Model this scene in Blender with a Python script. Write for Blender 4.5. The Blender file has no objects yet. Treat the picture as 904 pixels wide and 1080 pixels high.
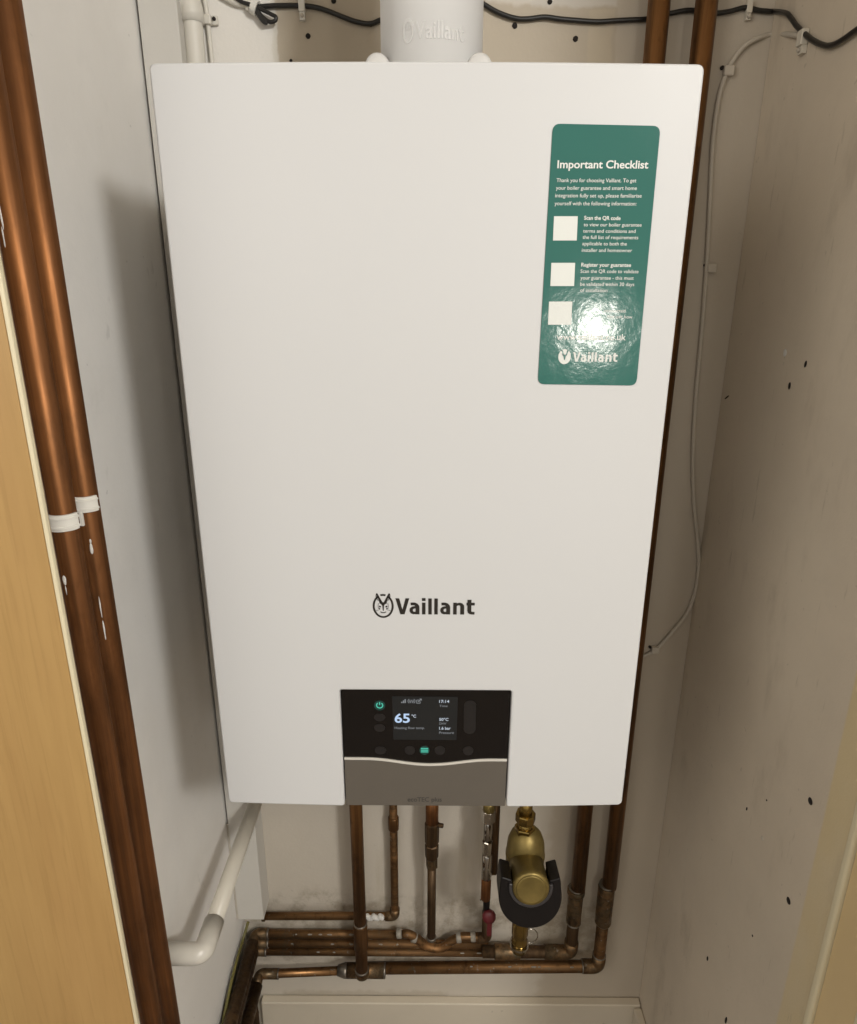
import bpy, bmesh, math, random
from math import sin, cos, pi, radians, sqrt
from mathutils import Vector, Matrix, noise
random.seed(7)
C = bpy.context.scene.collection
V = Vector

# ------------------------------------------------------------------ camera
CAM = V((0.0053, -0.6177, 1.5))
PITCH, YAW, ROLL, F = 0.31380, -0.00389, 0.00318, 708.24      # focal length in photo pixels
fw = V((sin(YAW)*cos(PITCH), cos(YAW)*cos(PITCH), -sin(PITCH)))
rt0 = V((cos(YAW), -sin(YAW), 0)); up0 = rt0.cross(fw)
RT = rt0*cos(ROLL) + up0*sin(ROLL); UP = up0*cos(ROLL) - rt0*sin(ROLL)
cam = bpy.data.cameras.new('camera'); camo = bpy.data.objects.new('camera', cam); C.objects.link(camo)
camo.matrix_world = Matrix(((RT.x, UP.x, -fw.x, CAM.x), (RT.y, UP.y, -fw.y, CAM.y), (RT.z, UP.z, -fw.z, CAM.z), (0, 0, 0, 1)))
cam.sensor_fit = 'VERTICAL'; cam.sensor_height = 36; cam.sensor_width = 36
cam.lens = F/1080*36; cam.clip_start = 0.01; cam.clip_end = 100
bpy.context.scene.camera = camo
def ray(px, py): return fw + RT*((px-452)/F) - UP*((py-540)/F)
def at(px, py, Y=0.0):
    d = ray(px, py); return CAM + d*((Y-CAM.y)/d.y)
def atx(px, py, X):
    d = ray(px, py); return CAM + d*((X-CAM.x)/d.x)

# ------------------------------------------------------------------ materials
def newmat(name):
    m = bpy.data.materials.new(name); m.use_nodes = True
    nt = m.node_tree; b = nt.nodes['Principled BSDF']
    return m, nt, b
class N:
    def __init__(s, nt): s.nt = nt; s.co = nt.nodes.new('ShaderNodeTexCoord').outputs['Object']
    def link(s, a, b):
        if hasattr(a, 'default_value') or hasattr(a, 'links'): s.nt.links.new(a, b)
        else: b.default_value = a
    def math(s, op, a, b=0.0, clamp=False):
        n = s.nt.nodes.new('ShaderNodeMath'); n.operation = op; n.use_clamp = clamp
        for i, v in ((0, a), (1, b)):
            if isinstance(v, (int, float)): n.inputs[i].default_value = v
            else: s.nt.links.new(v, n.inputs[i])
        return n.outputs[0]
    def noise(s, scale, detail=3, rough=.55, stretch=None, off=(0,0,0)):
        m = s.nt.nodes.new('ShaderNodeMapping'); s.nt.links.new(s.co, m.inputs[0])
        m.inputs['Scale'].default_value = stretch or (1, 1, 1); m.inputs['Location'].default_value = off
        n = s.nt.nodes.new('ShaderNodeTexNoise'); n.inputs['Scale'].default_value = scale
        n.inputs['Detail'].default_value = detail; n.inputs['Roughness'].default_value = rough
        s.nt.links.new(m.outputs[0], n.inputs['Vector']); return n.outputs['Fac']
    def ramp(s, v, a, b, lo=0.0, hi=1.0):
        n = s.nt.nodes.new('ShaderNodeMapRange'); n.interpolation_type = 'SMOOTHSTEP'
        s.nt.links.new(v, n.inputs[0])
        for i, x in enumerate((a, b, lo, hi)): n.inputs[i+1].default_value = x
        return n.outputs[0]
    def mix(s, fac, a, b):
        n = s.nt.nodes.new('ShaderNodeMix'); n.data_type = 'RGBA'
        if isinstance(fac, (int, float)): n.inputs[0].default_value = fac
        else: s.nt.links.new(fac, n.inputs[0])
        for k, v in ((6, a), (7, b)):
            if isinstance(v, tuple): n.inputs[k].default_value = (*v[:3], 1)
            else: s.nt.links.new(v, n.inputs[k])
        return n.outputs[2]
    def xyz(s):
        n = s.nt.nodes.new('ShaderNodeSeparateXYZ'); s.nt.links.new(s.co, n.inputs[0]); return n.outputs
    def bump(s, b, h, strength, dist=.001):
        n = s.nt.nodes.new('ShaderNodeBump'); n.inputs['Strength'].default_value = strength
        n.inputs['Distance'].default_value = dist
        s.nt.links.new(h, n.inputs['Height']); s.nt.links.new(n.outputs[0], b.inputs['Normal'])
def box_mask(g, ax, a0, a1, az, z0, z1, soft, wob):
    """soft rectangle mask along outputs ax/az with a wobbly edge"""
    x = g.math('ADD', ax, g.math('MULTIPLY', g.math('SUBTRACT', wob, .5), soft*6))
    z = g.math('ADD', az, g.math('MULTIPLY', g.math('SUBTRACT', wob, .5), soft*6))
    m = g.math('MULTIPLY', g.ramp(x, a0-soft, a0+soft), g.ramp(x, a1-soft, a1+soft, 1, 0))
    return g.math('MULTIPLY', m, g.math('MULTIPLY', g.ramp(z, z0-soft, z0+soft), g.ramp(z, z1-soft, z1+soft, 1, 0)))

def simple(name, col, rough=.5, metal=0, var=.06, nscale=20, bump=.0, bscale=80, emit=None, es=1, coat=0, spec=.5):
    m, nt, b = newmat(name); g = N(nt)
    n = g.noise(nscale)
    dark = tuple(c*(1-var*2) for c in col); lite = tuple(min(1, c*(1+var*2)) for c in col)
    nt.links.new(g.mix(n, dark, lite), b.inputs['Base Color'])
    b.inputs['Roughness'].default_value = rough; b.inputs['Metallic'].default_value = metal
    b.inputs['Specular IOR Level'].default_value = spec
    if coat: b.inputs['Coat Weight'].default_value = coat; b.inputs['Coat Roughness'].default_value = .08
    if bump: g.bump(b, g.noise(bscale, 2), bump)
    if emit: b.inputs['Emission Color'].default_value = (*emit, 1); b.inputs['Emission Strength'].default_value = es
    return m

def copper(name, bright, dull, rough=.33, dirt=.5, stretch=(1, 1, .12)):
    m, nt, b = newmat(name); g = N(nt)
    n1 = g.ramp(g.noise(46, 5, .62, tuple(v*.35 if v < 1 else v for v in stretch)), .36, .62)
    big = g.ramp(g.noise(7, 5, .6, None, (2, 2, 2)), .40, .66, 0, .45)
    n2 = g.ramp(g.noise(60, 4, .65, (1, 1, .35), (3, 1, 2)), .5, .72)
    c = g.mix(n1, bright, dull)
    c = g.mix(big, c, tuple(x*.6 for x in dull))
    n3 = g.ramp(g.noise(120, 4, .6, tuple(max(.02, v*.12) if v < 1 else v for v in stretch), (9, 2, 4)), .46, .66)
    c = g.mix(g.math('MULTIPLY', n3, .62), c, tuple(x*.48 for x in dull))
    c = g.mix(g.math('MULTIPLY', n2, dirt), c, tuple(x*.3 for x in dull))
    if 'fitting' in name or 'run' in name:
        c = g.mix(g.ramp(g.noise(38, 5, .7, None, (4, 4, 4)), .57, .70, 0, .55), c, (.105, .12, .088))
        c = g.mix(g.ramp(g.noise(75, 4, .7, None, (1, 7, 4)), .62, .70, 0, .6), c, (.34, .32, .27))
    nt.links.new(c, b.inputs['Base Color']); b.inputs['Metallic'].default_value = .80
    nt.links.new(g.ramp(g.noise(60, 5, .65, tuple(v*.4 if v < 1 else v for v in stretch), (5, 5, 5)), .36, .64, rough-.10, rough+.22), b.inputs['Roughness'])
    g.bump(b, g.noise(140, 3), .12, .0005)
    return m

M = {}
M['copper_bright'] = copper('polished_copper', (.31, .125, .040), (.205, .086, .032), .52, .35)
M['copper_old'] = copper('tarnished_copper', (0.263, 0.1235, 0.0425), (0.1435, 0.0716, 0.0284), .44, .7)
M['copper_h'] = copper('tarnished_copper_run', (0.2989, 0.1544, 0.0609), (0.1674, 0.0926, 0.0405), .42, .7, (.12, 1, 1))
M['copper_dark'] = copper('brown_copper', (0.147, 0.0876, 0.0425), (0.098, 0.0595, 0.0309), .5, .5)
M['fitting'] = copper('copper_fitting', (0.2391, 0.136, 0.0609), (0.1435, 0.1013, 0.0568), .46, .9, (1, 1, 1))
M['solder'] = simple('solder', (0.224, 0.2, 0.168), .42, .85, .2, 120, .4, 200)
M['flux'] = simple('flux_residue', (0.272, 0.248, 0.208), .6, .2, .25, 150, .6, 180)
M['brass'] = simple('brass', (0.264, 0.176, 0.052), .26, .95, .12, 40)
M['brass_dull'] = simple('dull_brass', (.215, .158, .050), .44, .65, .22, 45, .25, 160)
M['chrome'] = simple('chrome', (.42, .39, .35), .16, 1, .05, 50)
M['black_rubber'] = simple('black_plastic', (.006, .0045, .0045), .42, 0, .1, 60, spec=.3)
M['black_cable'] = simple('black_cable', (.012, .011, .010), .38, 0, .1, 60)
M['collar_rim'] = simple('grey_plastic', (.035, .032, .033), .35)
M['red'] = simple('red_plastic', (.11, .010, .014), .45, 0, .1)
M['earth'] = simple('earth_wire', (.13, .115, .03), .5, 0, .3, 40)
M['white_plastic'] = simple('white_plastic', (0.6272, 0.5966, 0.5335), .34, 0, .03, 30)
M['cream_pipe'] = simple('overflow_plastic', (0.6451, 0.6057, 0.5242), .36, 0, .05, 18)
M['clip'] = simple('clip_plastic', (0.663, 0.646, 0.595), .4, 0, .03)
M['old_clip'] = simple('painted_clip', (.60, .56, .48), .55, 0, .06)
M['flue'] = simple('flue_white', (.70, .695, .685), .28, 0, .02, 12)
M['flue_relief'] = simple('flue_relief', (0.504, 0.4998, 0.4914), .62, 0, .02, 12)
M['paint_spot'] = simple('dried_paint', (0.629, 0.612, 0.578), .6, 0, .08)
M['hole'] = simple('hole_dark', (.014, .010, .008), .9, 0, .2)
M['joint_bead'] = simple('joint_filler', (.46, .42, .36), .8, 0, .08)
M['casing'] = simple('casing_white', (0.5328, 0.5256, 0.5112), .4, 0, .02)
M['ink'] = simple('logo_ink', (.018, .015, .012), .4, 0, .1)
M['ink_grey'] = simple('flap_ink', (.045, .040, .036), .5, 0, .1)
M['glass_black'] = simple('black_glass', (.0065, .0052, .0048), .16, 0, .05, spec=.35)
M['key_dim'] = simple('unlit_key', (.017, .015, .0145), .3, 0, .05, spec=.3)
M['screen'] = simple('screen', (.012, .012, .012), .2, 0, .02, emit=(.9, 1, 1), es=.004, spec=.3)
M['lcd_white'] = simple('lcd_white', (.1, .1, .1), .4, emit=(.72, .84, 1.0), es=.5)
M['lcd_grey'] = simple('lcd_grey', (.05, .05, .05), .4, emit=(.75, .82, .90), es=.2)
M['lcd_blue'] = simple('lcd_blue', (.1, .1, .1), .4, emit=(.50, .70, 1.0), es=.62)
M['led_teal'] = simple('led_teal', (.02, .1, .08), .4, emit=(.10, .72, .52), es=.55)
M['led_halo'] = simple('key_glow', (.008, .02, .018), .35, emit=(.02, .16, .12), es=.13)
M['flap'] = simple('flap_grey', (0.12, 0.1056, 0.088), .44, .2, .02, 30, .08, 900)
M['chrome_strip'] = simple('trim_silver', (0.585, 0.5625, 0.51), .35, .15, .02)
M['label_white'] = simple('print_white', (0.608, 0.6232, 0.5928), .42, 0, .02)

def panel_mat():
    m, nt, b = newmat('enamel_white'); g = N(nt)
    nt.links.new(g.mix(g.noise(3, 2), (.525, .528, .53), (.55, .552, .555)), b.inputs['Base Color'])
    nt.links.new(g.ramp(g.noise(5, 6, .7, (1, 1, .4)), .3, .72, .42, .56), b.inputs['Roughness'])
    b.inputs['Specular IOR Level'].default_value = .3
    g.bump(b, g.noise(420, 2), .05, .0003)
    return m
M['enamel'] = panel_mat()

def sticker_mat():
    m, nt, b = newmat('green_label'); g = N(nt)
    nt.links.new(g.mix(g.noise(8, 2), (.017, .108, .086), (.022, .122, .100)), b.inputs['Base Color'])
    b.inputs['Roughness'].default_value = .12
    h = g.math('ADD', g.noise(70, 4, .6), g.math('MULTIPLY', g.noise(22, 2, .5, (1, 1, .5)), 3.2))
    g.bump(b, h, .22, .0008)
    return m
M['sticker'] = sticker_mat()

def wall_base(name, col, rough=.72, var=.05, builder=None, bump=.22):
    m, nt, b = newmat(name); g = N(nt)
    n = g.ramp(g.noise(4.5, 5, .6), .3, .7)
    c = g.mix(n, tuple(x*(1-var) for x in col), tuple(min(1, x*(1+var)) for x in col))
    c = g.mix(g.math('MULTIPLY', g.ramp(g.noise(14, 6, .7, None, (4, 2, 9)), .56, .74), .16), c, tuple(x*.72 for x in col))
    # small flecks and specks
    c = g.mix(g.math('MULTIPLY', g.ramp(g.noise(85, 2, .5, None, (1, 7, 3)), .735, .78), .35), c, tuple(x*.45 for x in col))
    if builder: c = builder(g, c)
    nt.links.new(c, b.inputs['Base Color']); b.inputs['Roughness'].default_value = rough
    h = g.math('ADD', g.noise(210, 3, .6), g.math('MULTIPLY', g.noise(22, 4, .6), 2.2))
    g.bump(b, h, bump, .0012)
    return m
YB = 0.37                          # face of the back wall
XL = -0.350                         # face of the left wall
XR = 0.429                         # face of the right wall
def xz(px, py): p = at(px, py, YB); return p.x, p.z
def back_builder(g, c):
    x, y, z = g.xyz(); w = g.noise(30, 4, .6)
    x0, _ = xz(292, 30); x1, z1 = xz(648, 64)
    tan = box_mask(g, x, x0, x1, z, 1.2, 3, .002, w)
    c = g.mix(g.math('MULTIPLY', tan, .85), c, (.44, .375, .285))
    # warmer, browner tone on the right of the wall and low down
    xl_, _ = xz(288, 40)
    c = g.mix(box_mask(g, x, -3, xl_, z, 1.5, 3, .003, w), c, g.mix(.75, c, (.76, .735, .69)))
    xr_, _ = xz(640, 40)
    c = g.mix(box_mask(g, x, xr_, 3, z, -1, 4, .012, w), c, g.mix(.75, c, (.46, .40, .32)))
    c = g.mix(g.ramp(g.math('ADD', z, g.math('MULTIPLY', g.noise(5, 4, .6), .25)), 1.02, 1.22, .45, 0), c, (.42, .355, .27))  # shade under the boiler put into the wall colour
    # paler paint tongue between the bare part and the flue
    for (a, b_, t, bt, s, col) in ((560, 652, -20, 7, .003, (.62, .60, .56)), (512, 560, -20, 4, .003, (.66, .63, .58)),
                                   (622, 640, 10, 120, .002, (.52, .45, .34)), (282, 297, -40, 120, .002, (.66, .63, .56))):
        xa, _ = xz(a, t); xb, zb = xz(b_, bt); _, zt = xz(a, t)
        c = g.mix(g.math('MULTIPLY', box_mask(g, x, xa, xb, z, zb, zt, s, w), .6), c, col)
    # grubby area round the pipework low down
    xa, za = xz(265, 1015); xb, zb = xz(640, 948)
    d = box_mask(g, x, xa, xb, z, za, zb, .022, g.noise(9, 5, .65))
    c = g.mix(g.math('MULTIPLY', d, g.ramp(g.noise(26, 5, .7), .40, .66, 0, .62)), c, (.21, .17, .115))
    # run marks
    st = g.ramp(g.noise(22, 4, .6, (1, 1, .12)), .52, .7, 0, .32)
    xa, za = xz(380, 1000); xb, zb = xz(530, 850)
    c = g.mix(g.math('MULTIPLY', st, box_mask(g, x, xa, xb, z, za, 1.05, .02, w)), c, (.33, .27, .17))
    xa, za = xz(300, 1056); xb, zb = xz(470, 1046)
    c = g.mix(g.math('MULTIPLY', box_mask(g, x, xa, xb, z, za, zb, .006, w), .35), c, (.25, .20, .13))
    return c
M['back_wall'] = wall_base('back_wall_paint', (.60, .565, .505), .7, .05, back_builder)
def left_builder(g, c):
    x, y, z = g.xyz()
    s = g.ramp(g.noise(10, 5, .6, (1, .6, .2), (2, 8, 1)), .50, .74, 0, .4)
    c = g.mix(s, c, (.85, .84, .82))
    s = g.ramp(g.noise(30, 3, .6, (1, 1, .5), (7, 1, 1)), .70, .76, 0, .35)
    return g.mix(s, c, (.55, .53, .50))
M['left_wall'] = wall_base('left_wall_paint', (.80, .78, .745), .62, .04, left_builder)
def right_builder(g, c):
    x, y, z = g.xyz(); w = g.noise(14, 3, .6)
    yb = atx(826, 1050, XR).y
    yy = g.math('ADD', y, g.math('MULTIPLY', g.math('SUBTRACT', w, .5), .006))
    c = g.mix(g.math('MULTIPLY', g.ramp(yy, yb-.002, yb+.002, 1, 0), .9), c, (.60, .49, .29))
    c = g.mix(g.ramp(g.noise(7, 6, .7, (1, 1, .5), (9, 3, 1)), .42, .70, 0, .28), c, (.60, .54, .44))
    c = g.mix(g.ramp(g.noise(55, 3, .6, (1, 2, .25), (2, 2, 9)), .66, .74, 0, .3), c, (.30, .25, .18))
    s = g.ramp(g.noise(13, 5, .65, (1, 1, .35), (3, 3, 3)), .54, .76, 0, .26)
    return g.mix(s, c, (.22, .17, .12))
M['right_wall'] = wall_base('right_wall_paint', (.585, .51, .41), .66, .05, right_builder)
M['skirting'] = wall_base('skirting_paint', (0.5824, 0.5198, 0.4197), .5, .04, None, .1)
M['boxing'] = wall_base('boxing_paint', (.55, .53, .49), .6, .03, None, .12)
M['painted_pipe'] = wall_base('painted_pipe', (0.627, 0.5985, 0.532), .5, .03, None, .1)
M['brown_painted'] = wall_base('painted_cable', (.50, .455, .385), .6, .03, None, .05)
M['cream_gloss'] = wall_base('cream_gloss', (0.629, 0.561, 0.391), .38, .03, None, .06)
M['yellow_gloss'] = wall_base('aged_cream_gloss', (0.6048, 0.4592, 0.2464), .36, .04, None, .06)
M['floor'] = wall_base('floor_board', (.14, .11, .08), .7, .1)
def wood():
    m, nt, b = newmat('tan_ply'); g = N(nt)
    a = g.noise(30, 6, .65, (1, 1, .07)); l = g.noise(3.2, 3, .5, (1, 1, .3), (3, 0, 0))
    fine = g.noise(260, 3, .6, (1, 1, .035), (1, 4, 2))
    c = g.mix(g.ramp(a, .3, .7), (.355, .220, .080), (.420, .268, .102))
    c = g.mix(g.ramp(l, .35, .65, 0, .45), c, (.36, .205, .075))
    c = g.mix(g.ramp(fine, .50, .70, 0, .30), c, (.26, .150, .052))
    c = g.mix(g.ramp(g.noise(9, 6, .7, (1, 1, .16), (5, 1, 3)), .45, .72, 0, .38), c, (.31, .172, .066))
    nt.links.new(c, b.inputs['Base Color']); b.inputs['Roughness'].default_value = .42
    g.bump(b, fine, .12, .0004)
    return m
M['wood'] = wood()

# ------------------------------------------------------------------ object helpers
def thing(name, label, cat, loc, group=None):
    o = bpy.data.objects.new(name, None); C.objects.link(o); o.location = loc
    o.empty_display_size = .05; o['label'] = label; o['category'] = cat
    if group: o['group'] = group
    return o
def wloc(p):
    w = V((0, 0, 0))
    while p: w += p.location; p = p.parent
    return w
def obj(name, bm, mat, parent=None, smooth=True, bevel=0, seg=3, label=None):
    """link a bmesh made in world coordinates as one mesh object"""
    off = wloc(parent)
    bmesh.ops.recalc_face_normals(bm, faces=bm.faces)
    for v in bm.verts: v.co -= off
    me = bpy.data.meshes.new(name); bm.to_mesh(me); bm.free()
    me.materials.append(M[mat])
    for p in me.polygons: p.use_smooth = smooth
    o = bpy.data.objects.new(name, me); C.objects.link(o); o.parent = parent
    if bevel:
        md = o.modifiers.new('bevel', 'BEVEL'); md.width = bevel; md.segments = seg
        md.limit_method = 'ANGLE'; md.angle_limit = radians(35); md.harden_normals = True
    if label: o['label'] = label
    return o
def struct(name, bm, mat, **k):
    o = obj(name, bm, mat, None, **k); o['kind'] = 'structure'; return o
def solo(name, bm, mat, label, cat, base, group=None, **k):
    """thing that is one mesh with its origin at base"""
    off = V(base)
    o = obj(name, bm, mat, None, **k)
    o.data.transform(Matrix.Translation(-off)); o.location = off
    o['label'] = label; o['category'] = cat
    if group: o['group'] = group
    return o
def box(bm, a, b):
    a, b = V(a), V(b)
    vs = [bm.verts.new((x, y, z)) for x in (a.x, b.x) for y in (a.y, b.y) for z in (a.z, b.z)]
    for f in ((0,1,3,2),(4,6,7,5),(0,4,5,1),(2,3,7,6),(0,2,6,4),(1,5,7,3)): bm.faces.new([vs[i] for i in f])
    return bm
def mkbox(a, b): return box(bmesh.new(), a, b)
def splat(p, s):
    bm = ball(bmesh.new(), (0, 0, 0), (s[0]*.75, s[1]*.75, s[2]), 20)
    for v in bm.verts:
        q = V((v.co.x*260, v.co.y*260, v.co.z*170))+p*90; k = 1+.55*noise.noise(q)
        v.co = V((v.co.x*k, v.co.y*k, v.co.z*(1+.25*noise.noise(q*.5))))+p
    return bm
def fillet(pts, rad, n=8):
    pts = [V(p) for p in pts]; out = [pts[0]]
    for i in range(1, len(pts)-1):
        p, a, c = pts[i], pts[i-1], pts[i+1]
        u = (a-p); w = (c-p); lu, lw = u.length, w.length; u /= lu; w /= lw
        ang = u.angle(w)
        if rad <= 0 or ang > 3.1: out.append(p); continue
        t = min(rad/math.tan(ang/2), lu*.49, lw*.49)
        A, B = p+u*t, p+w*t
        for k in range(n+1):
            s = k/n; out.append(A*(1-s)**2 + p*2*s*(1-s) + B*s*s)
    out.append(pts[-1]); return out
def catmull(pts, n=8):
    pts = [V(p) for p in pts]; P = [pts[0]*2-pts[1]] + pts + [pts[-1]*2-pts[-2]]; out = []
    for i in range(1, len(P)-2):
        for k in range(n):
            t = k/n
            out.append(.5*((2*P[i]) + (P[i+1]-P[i-1])*t + (2*P[i-1]-5*P[i]+4*P[i+1]-P[i+2])*t*t + (3*P[i]-P[i-1]-3*P[i+1]+P[i+2])*t**3))
    out.append(pts[-1]); return out
def sweep(bm, pts, r, n=20, cap=True, wob=0):
    pts = [V(p) for p in pts]
    q = [pts[0]]
    for p in pts[1:]:
        if (p-q[-1]).length > 1e-5: q.append(p)
    pts = q
    T = [(pts[min(i+1, len(pts)-1)]-pts[max(i-1, 0)]).normalized() for i in range(len(pts))]
    a = T[0].orthogonal().normalized(); rings = []
    for i, p in enumerate(pts):
        a = (a - T[i]*a.dot(T[i])).normalized(); b = T[i].cross(a)
        rr = r[i] if isinstance(r, (list, tuple)) else r
        rings.append([bm.verts.new(p + (a*cos(2*pi*k/n)+b*sin(2*pi*k/n))*(rr + (wob*noise.noise(p*40+V((k, 0, 0))) if wob else 0))) for k in range(n)])
    for i in range(len(rings)-1):
        for k in range(n):
            bm.faces.new((rings[i][k], rings[i][(k+1) % n], rings[i+1][(k+1) % n], rings[i+1][k]))
    if cap: bm.faces.new(rings[0][::-1]); bm.faces.new(rings[-1])
    return bm
def tube(pts, r, fil=0, n=20, **k): return sweep(bmesh.new(), fillet(pts, fil), r, n, **k)
def lathe(bm, prof, base, axis=(0, 0, 1), n=40):
    """profile [(radius, distance along axis)]"""
    ax = V(axis).normalized(); a = ax.orthogonal().normalized(); b = ax.cross(a); base = V(base); rings = []
    for r, t in prof:
        rings.append([bm.verts.new(base+ax*t+(a*cos(2*pi*k/n)+b*sin(2*pi*k/n))*max(r, 1e-5)) for k in range(n)])
    for i in range(len(rings)-1):
        for k in range(n):
            bm.faces.new((rings[i][k], rings[i][(k+1) % n], rings[i+1][(k+1) % n], rings[i+1][k]))
    bm.faces.new(rings[0][::-1]); bm.faces.new(rings[-1]); return bm
def mklathe(*a, **k): return lathe(bmesh.new(), *a, **k)
def rcyl(r, L, c=.001): return [(r-c, 0), (r-c*.3, c*.3), (r, c), (r, L-c), (r-c*.3, L-c*.3), (r-c, L)]
def arc_band(bm, c, ax, ref, r0, r1, h, a0, a1, n=28):
    """sector of a ring: axis ax, ref = zero angle direction, angles in degrees, height h along the axis"""
    ax = V(ax).normalized(); u = (V(ref)-ax*V(ref).dot(ax)).normalized(); v = ax.cross(u); c = V(c); secs = []
    for k in range(n+1):
        t = radians(a0+(a1-a0)*k/n); d = u*cos(t)+v*sin(t)
        q1 = r1(t) if callable(r1) else r1; secs.append([bm.verts.new(c+d*r+ax*z) for r, z in ((r0, 0), (q1, 0), (q1, h), (r0, h))])
    for i in range(n):
        for k in range(4): bm.faces.new((secs[i][k], secs[i][(k+1) % 4], secs[i+1][(k+1) % 4], secs[i+1][k]))
    bm.faces.new(secs[0][::-1]); bm.faces.new(secs[-1]); return bm
def prism_y(pts, y0, y1, bm=None):
    """closed outline of (x, z) points extruded along Y"""
    bm = bm or bmesh.new()
    A = [bm.verts.new((p[0], y0, p[1])) for p in pts]; B = [bm.verts.new((p[0], y1, p[1])) for p in pts]
    bm.faces.new(A); bm.faces.new(B[::-1])
    n = len(pts)
    for i in range(n): bm.faces.new((A[i], B[i], B[(i+1) % n], A[(i+1) % n]))
    return bm
def round_poly(pts, rads, n=6):
    out = []; L = len(pts)
    for i in range(L):
        p = V((*pts[i], 0)); a = V((*pts[i-1], 0)); c = V((*pts[(i+1) % L], 0)); r = rads[i] if isinstance(rads, (list, tuple)) else rads
        if r <= 0: out.append((p.x, p.y)); continue
        u = (a-p).normalized(); w = (c-p).normalized(); A = p+u*r; B = p+w*r
        for k in range(n+1):
            s = k/n; q = A*(1-s)**2+p*2*s*(1-s)+B*s*s; out.append((q.x, q.y))
    return out
def ball(bm, c, s, n=12):
    m = Matrix.Translation(V(c)) @ Matrix.Diagonal((*s, 1)); bmesh.ops.create_uvsphere(bm, u_segments=n, v_segments=n//2+2, radius=1, matrix=m); return bm

# text as mesh
def glyphs(body, bold=0.0, extrude=0.0):
    cu = bpy.data.curves.new('t', 'FONT'); cu.body = body; cu.offset = bold; cu.extrude = extrude; cu.resolution_u = 4
    o = bpy.data.objects.new('t', cu); C.objects.link(o)
    bpy.context.view_layer.update()
    me = bpy.data.meshes.new_from_object(o.evaluated_get(bpy.context.evaluated_depsgraph_get()))
    bpy.data.objects.remove(o); bpy.data.curves.remove(cu)
    return me
CAPH = None
def capheight():
    global CAPH
    if CAPH is None: me = glyphs('H'); CAPH = max(v.co.y for v in me.vertices)
    return CAPH
def text_bm(lines, Y, bm=None, bold=.0):
    """lines: (string, px left, px right, py of the baseline left, right, cap height in px), laid on the plane y = Y"""
    bm = bm or bmesh.new()
    for body, xl, xr, yl, yr, cap in lines:
        me = glyphs(body, bold); xs = [v.co.x for v in me.vertices]; x0, x1 = min(xs), max(xs)
        A, B = at(xl, yl, Y), at(xr, yr, Y); ex = (B-A)/(x1-x0)
        capw = (at(xl, yl-cap, Y)-A).length; ez = V((0, 0, 1))*(capw/capheight())
        base = len(bm.verts); vs = [bm.verts.new(A + ex*(v.co.x-x0) + ez*v.co.y) for v in me.vertices]
        for p in me.polygons:
            try: bm.faces.new([vs[i] for i in p.vertices])
            except ValueError: pass
        bpy.data.meshes.remove(me)
    return bm
def stroke(bm, pts, w, Y, closed=False, ws=None):
    """flat ribbon through (x, z) points on plane y = Y"""
    P = [V((p[0], 0, p[1])) for p in pts]; n = len(P); L = []; R_ = []
    for i in range(n):
        a = P[i-1] if (i > 0 or closed) else P[i]; b = P[(i+1) % n] if (i < n-1 or closed) else P[i]
        t = (b-a).normalized(); nn = V((-t.z, 0, t.x)); ww = (ws[i] if ws else w)/2
        L.append(bm.verts.new(P[i]+nn*ww+V((0, Y, 0)))); R_.append(bm.verts.new(P[i]-nn*ww+V((0, Y, 0))))
    for i in range(n if closed else n-1):
        j = (i+1) % n; bm.faces.new((L[i], L[j], R_[j], R_[i]))
def poly(bm, pts, Y): bm.faces.new([bm.verts.new((p[0], Y, p[1])) for p in pts])
def wordmark(xl, xr, yb, cap, Y, W=.225):
    bm = bmesh.new(); A = at(xl, yb, Y); B = at(xr, yb+.2, Y); ex = (B-A)/4.95; k = (at(xl, yb-cap, Y)-A).length; n = [0]
    def P(x, z): p = A+ex*x; return (p.x, p.z+z*k)
    def off(): n[0] += 1; return Y-.00002*n[0]
    def st(pts, w=W, ws=None): stroke(bm, [P(*p) for p in pts], w*k, off(), ws=[a*k for a in ws] if ws else None)
    def pl(pts): poly(bm, [P(*p) for p in pts], off())
    X = .74
    pl([(0, 1), (.235, 1), (.432, .29), (.63, 1), (.863, 1), (.56, 0), (.30, 0)])
    for a in (.884, 2.80):
        st([(a+.06, X-.09), (a+.16, X-.085), (a+.30, X-.09), (a+.40, X-.13), (a+.475, X-.24), (a+.485, X-.34), (a+.485, 0)], ws=[.17, .175, .185, .195, W, W, W])
        st([(a+.46, .445), (a+.30, .44), (a+.18, .41), (a+.10, .33), (a+.095, .22), (a+.14, .13), (a+.24, .085), (a+.34, .09), (a+.43, .13), (a+.47, .18)], ws=[.13, .15, .17, .19, .195, .185, .165, .15, .14, .13])
    pl([(1.655, 0), (1.87, 0), (1.87, X), (1.655, X)]); pl([(1.65, .84), (1.875, .84), (1.875, 1.02), (1.65, 1.02)])
    for a in (2.045, 2.42): pl([(a, 0), (a+.215, 0), (a+.215, 1.0), (a, 1.0)])
    pl([(3.60, 0), (3.815, 0), (3.815, X), (3.60, X)])
    st([(3.78, X-.17), (3.88, X-.10), (4.0, X-.085), (4.09, X-.115), (4.15, X-.20), (4.16, X-.30), (4.16, 0)], ws=[.10, .15, .18, .195, W, W, W])
    st([(4.60, .92), (4.60, .25), (4.63, .15), (4.70, .10), (4.80, .085), (4.93, .085)], ws=[W, W, W, .185, .17, .17])
    pl([(4.42, X-.17), (4.93, X-.17), (4.93, X), (4.42, X)])
    return bm
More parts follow.
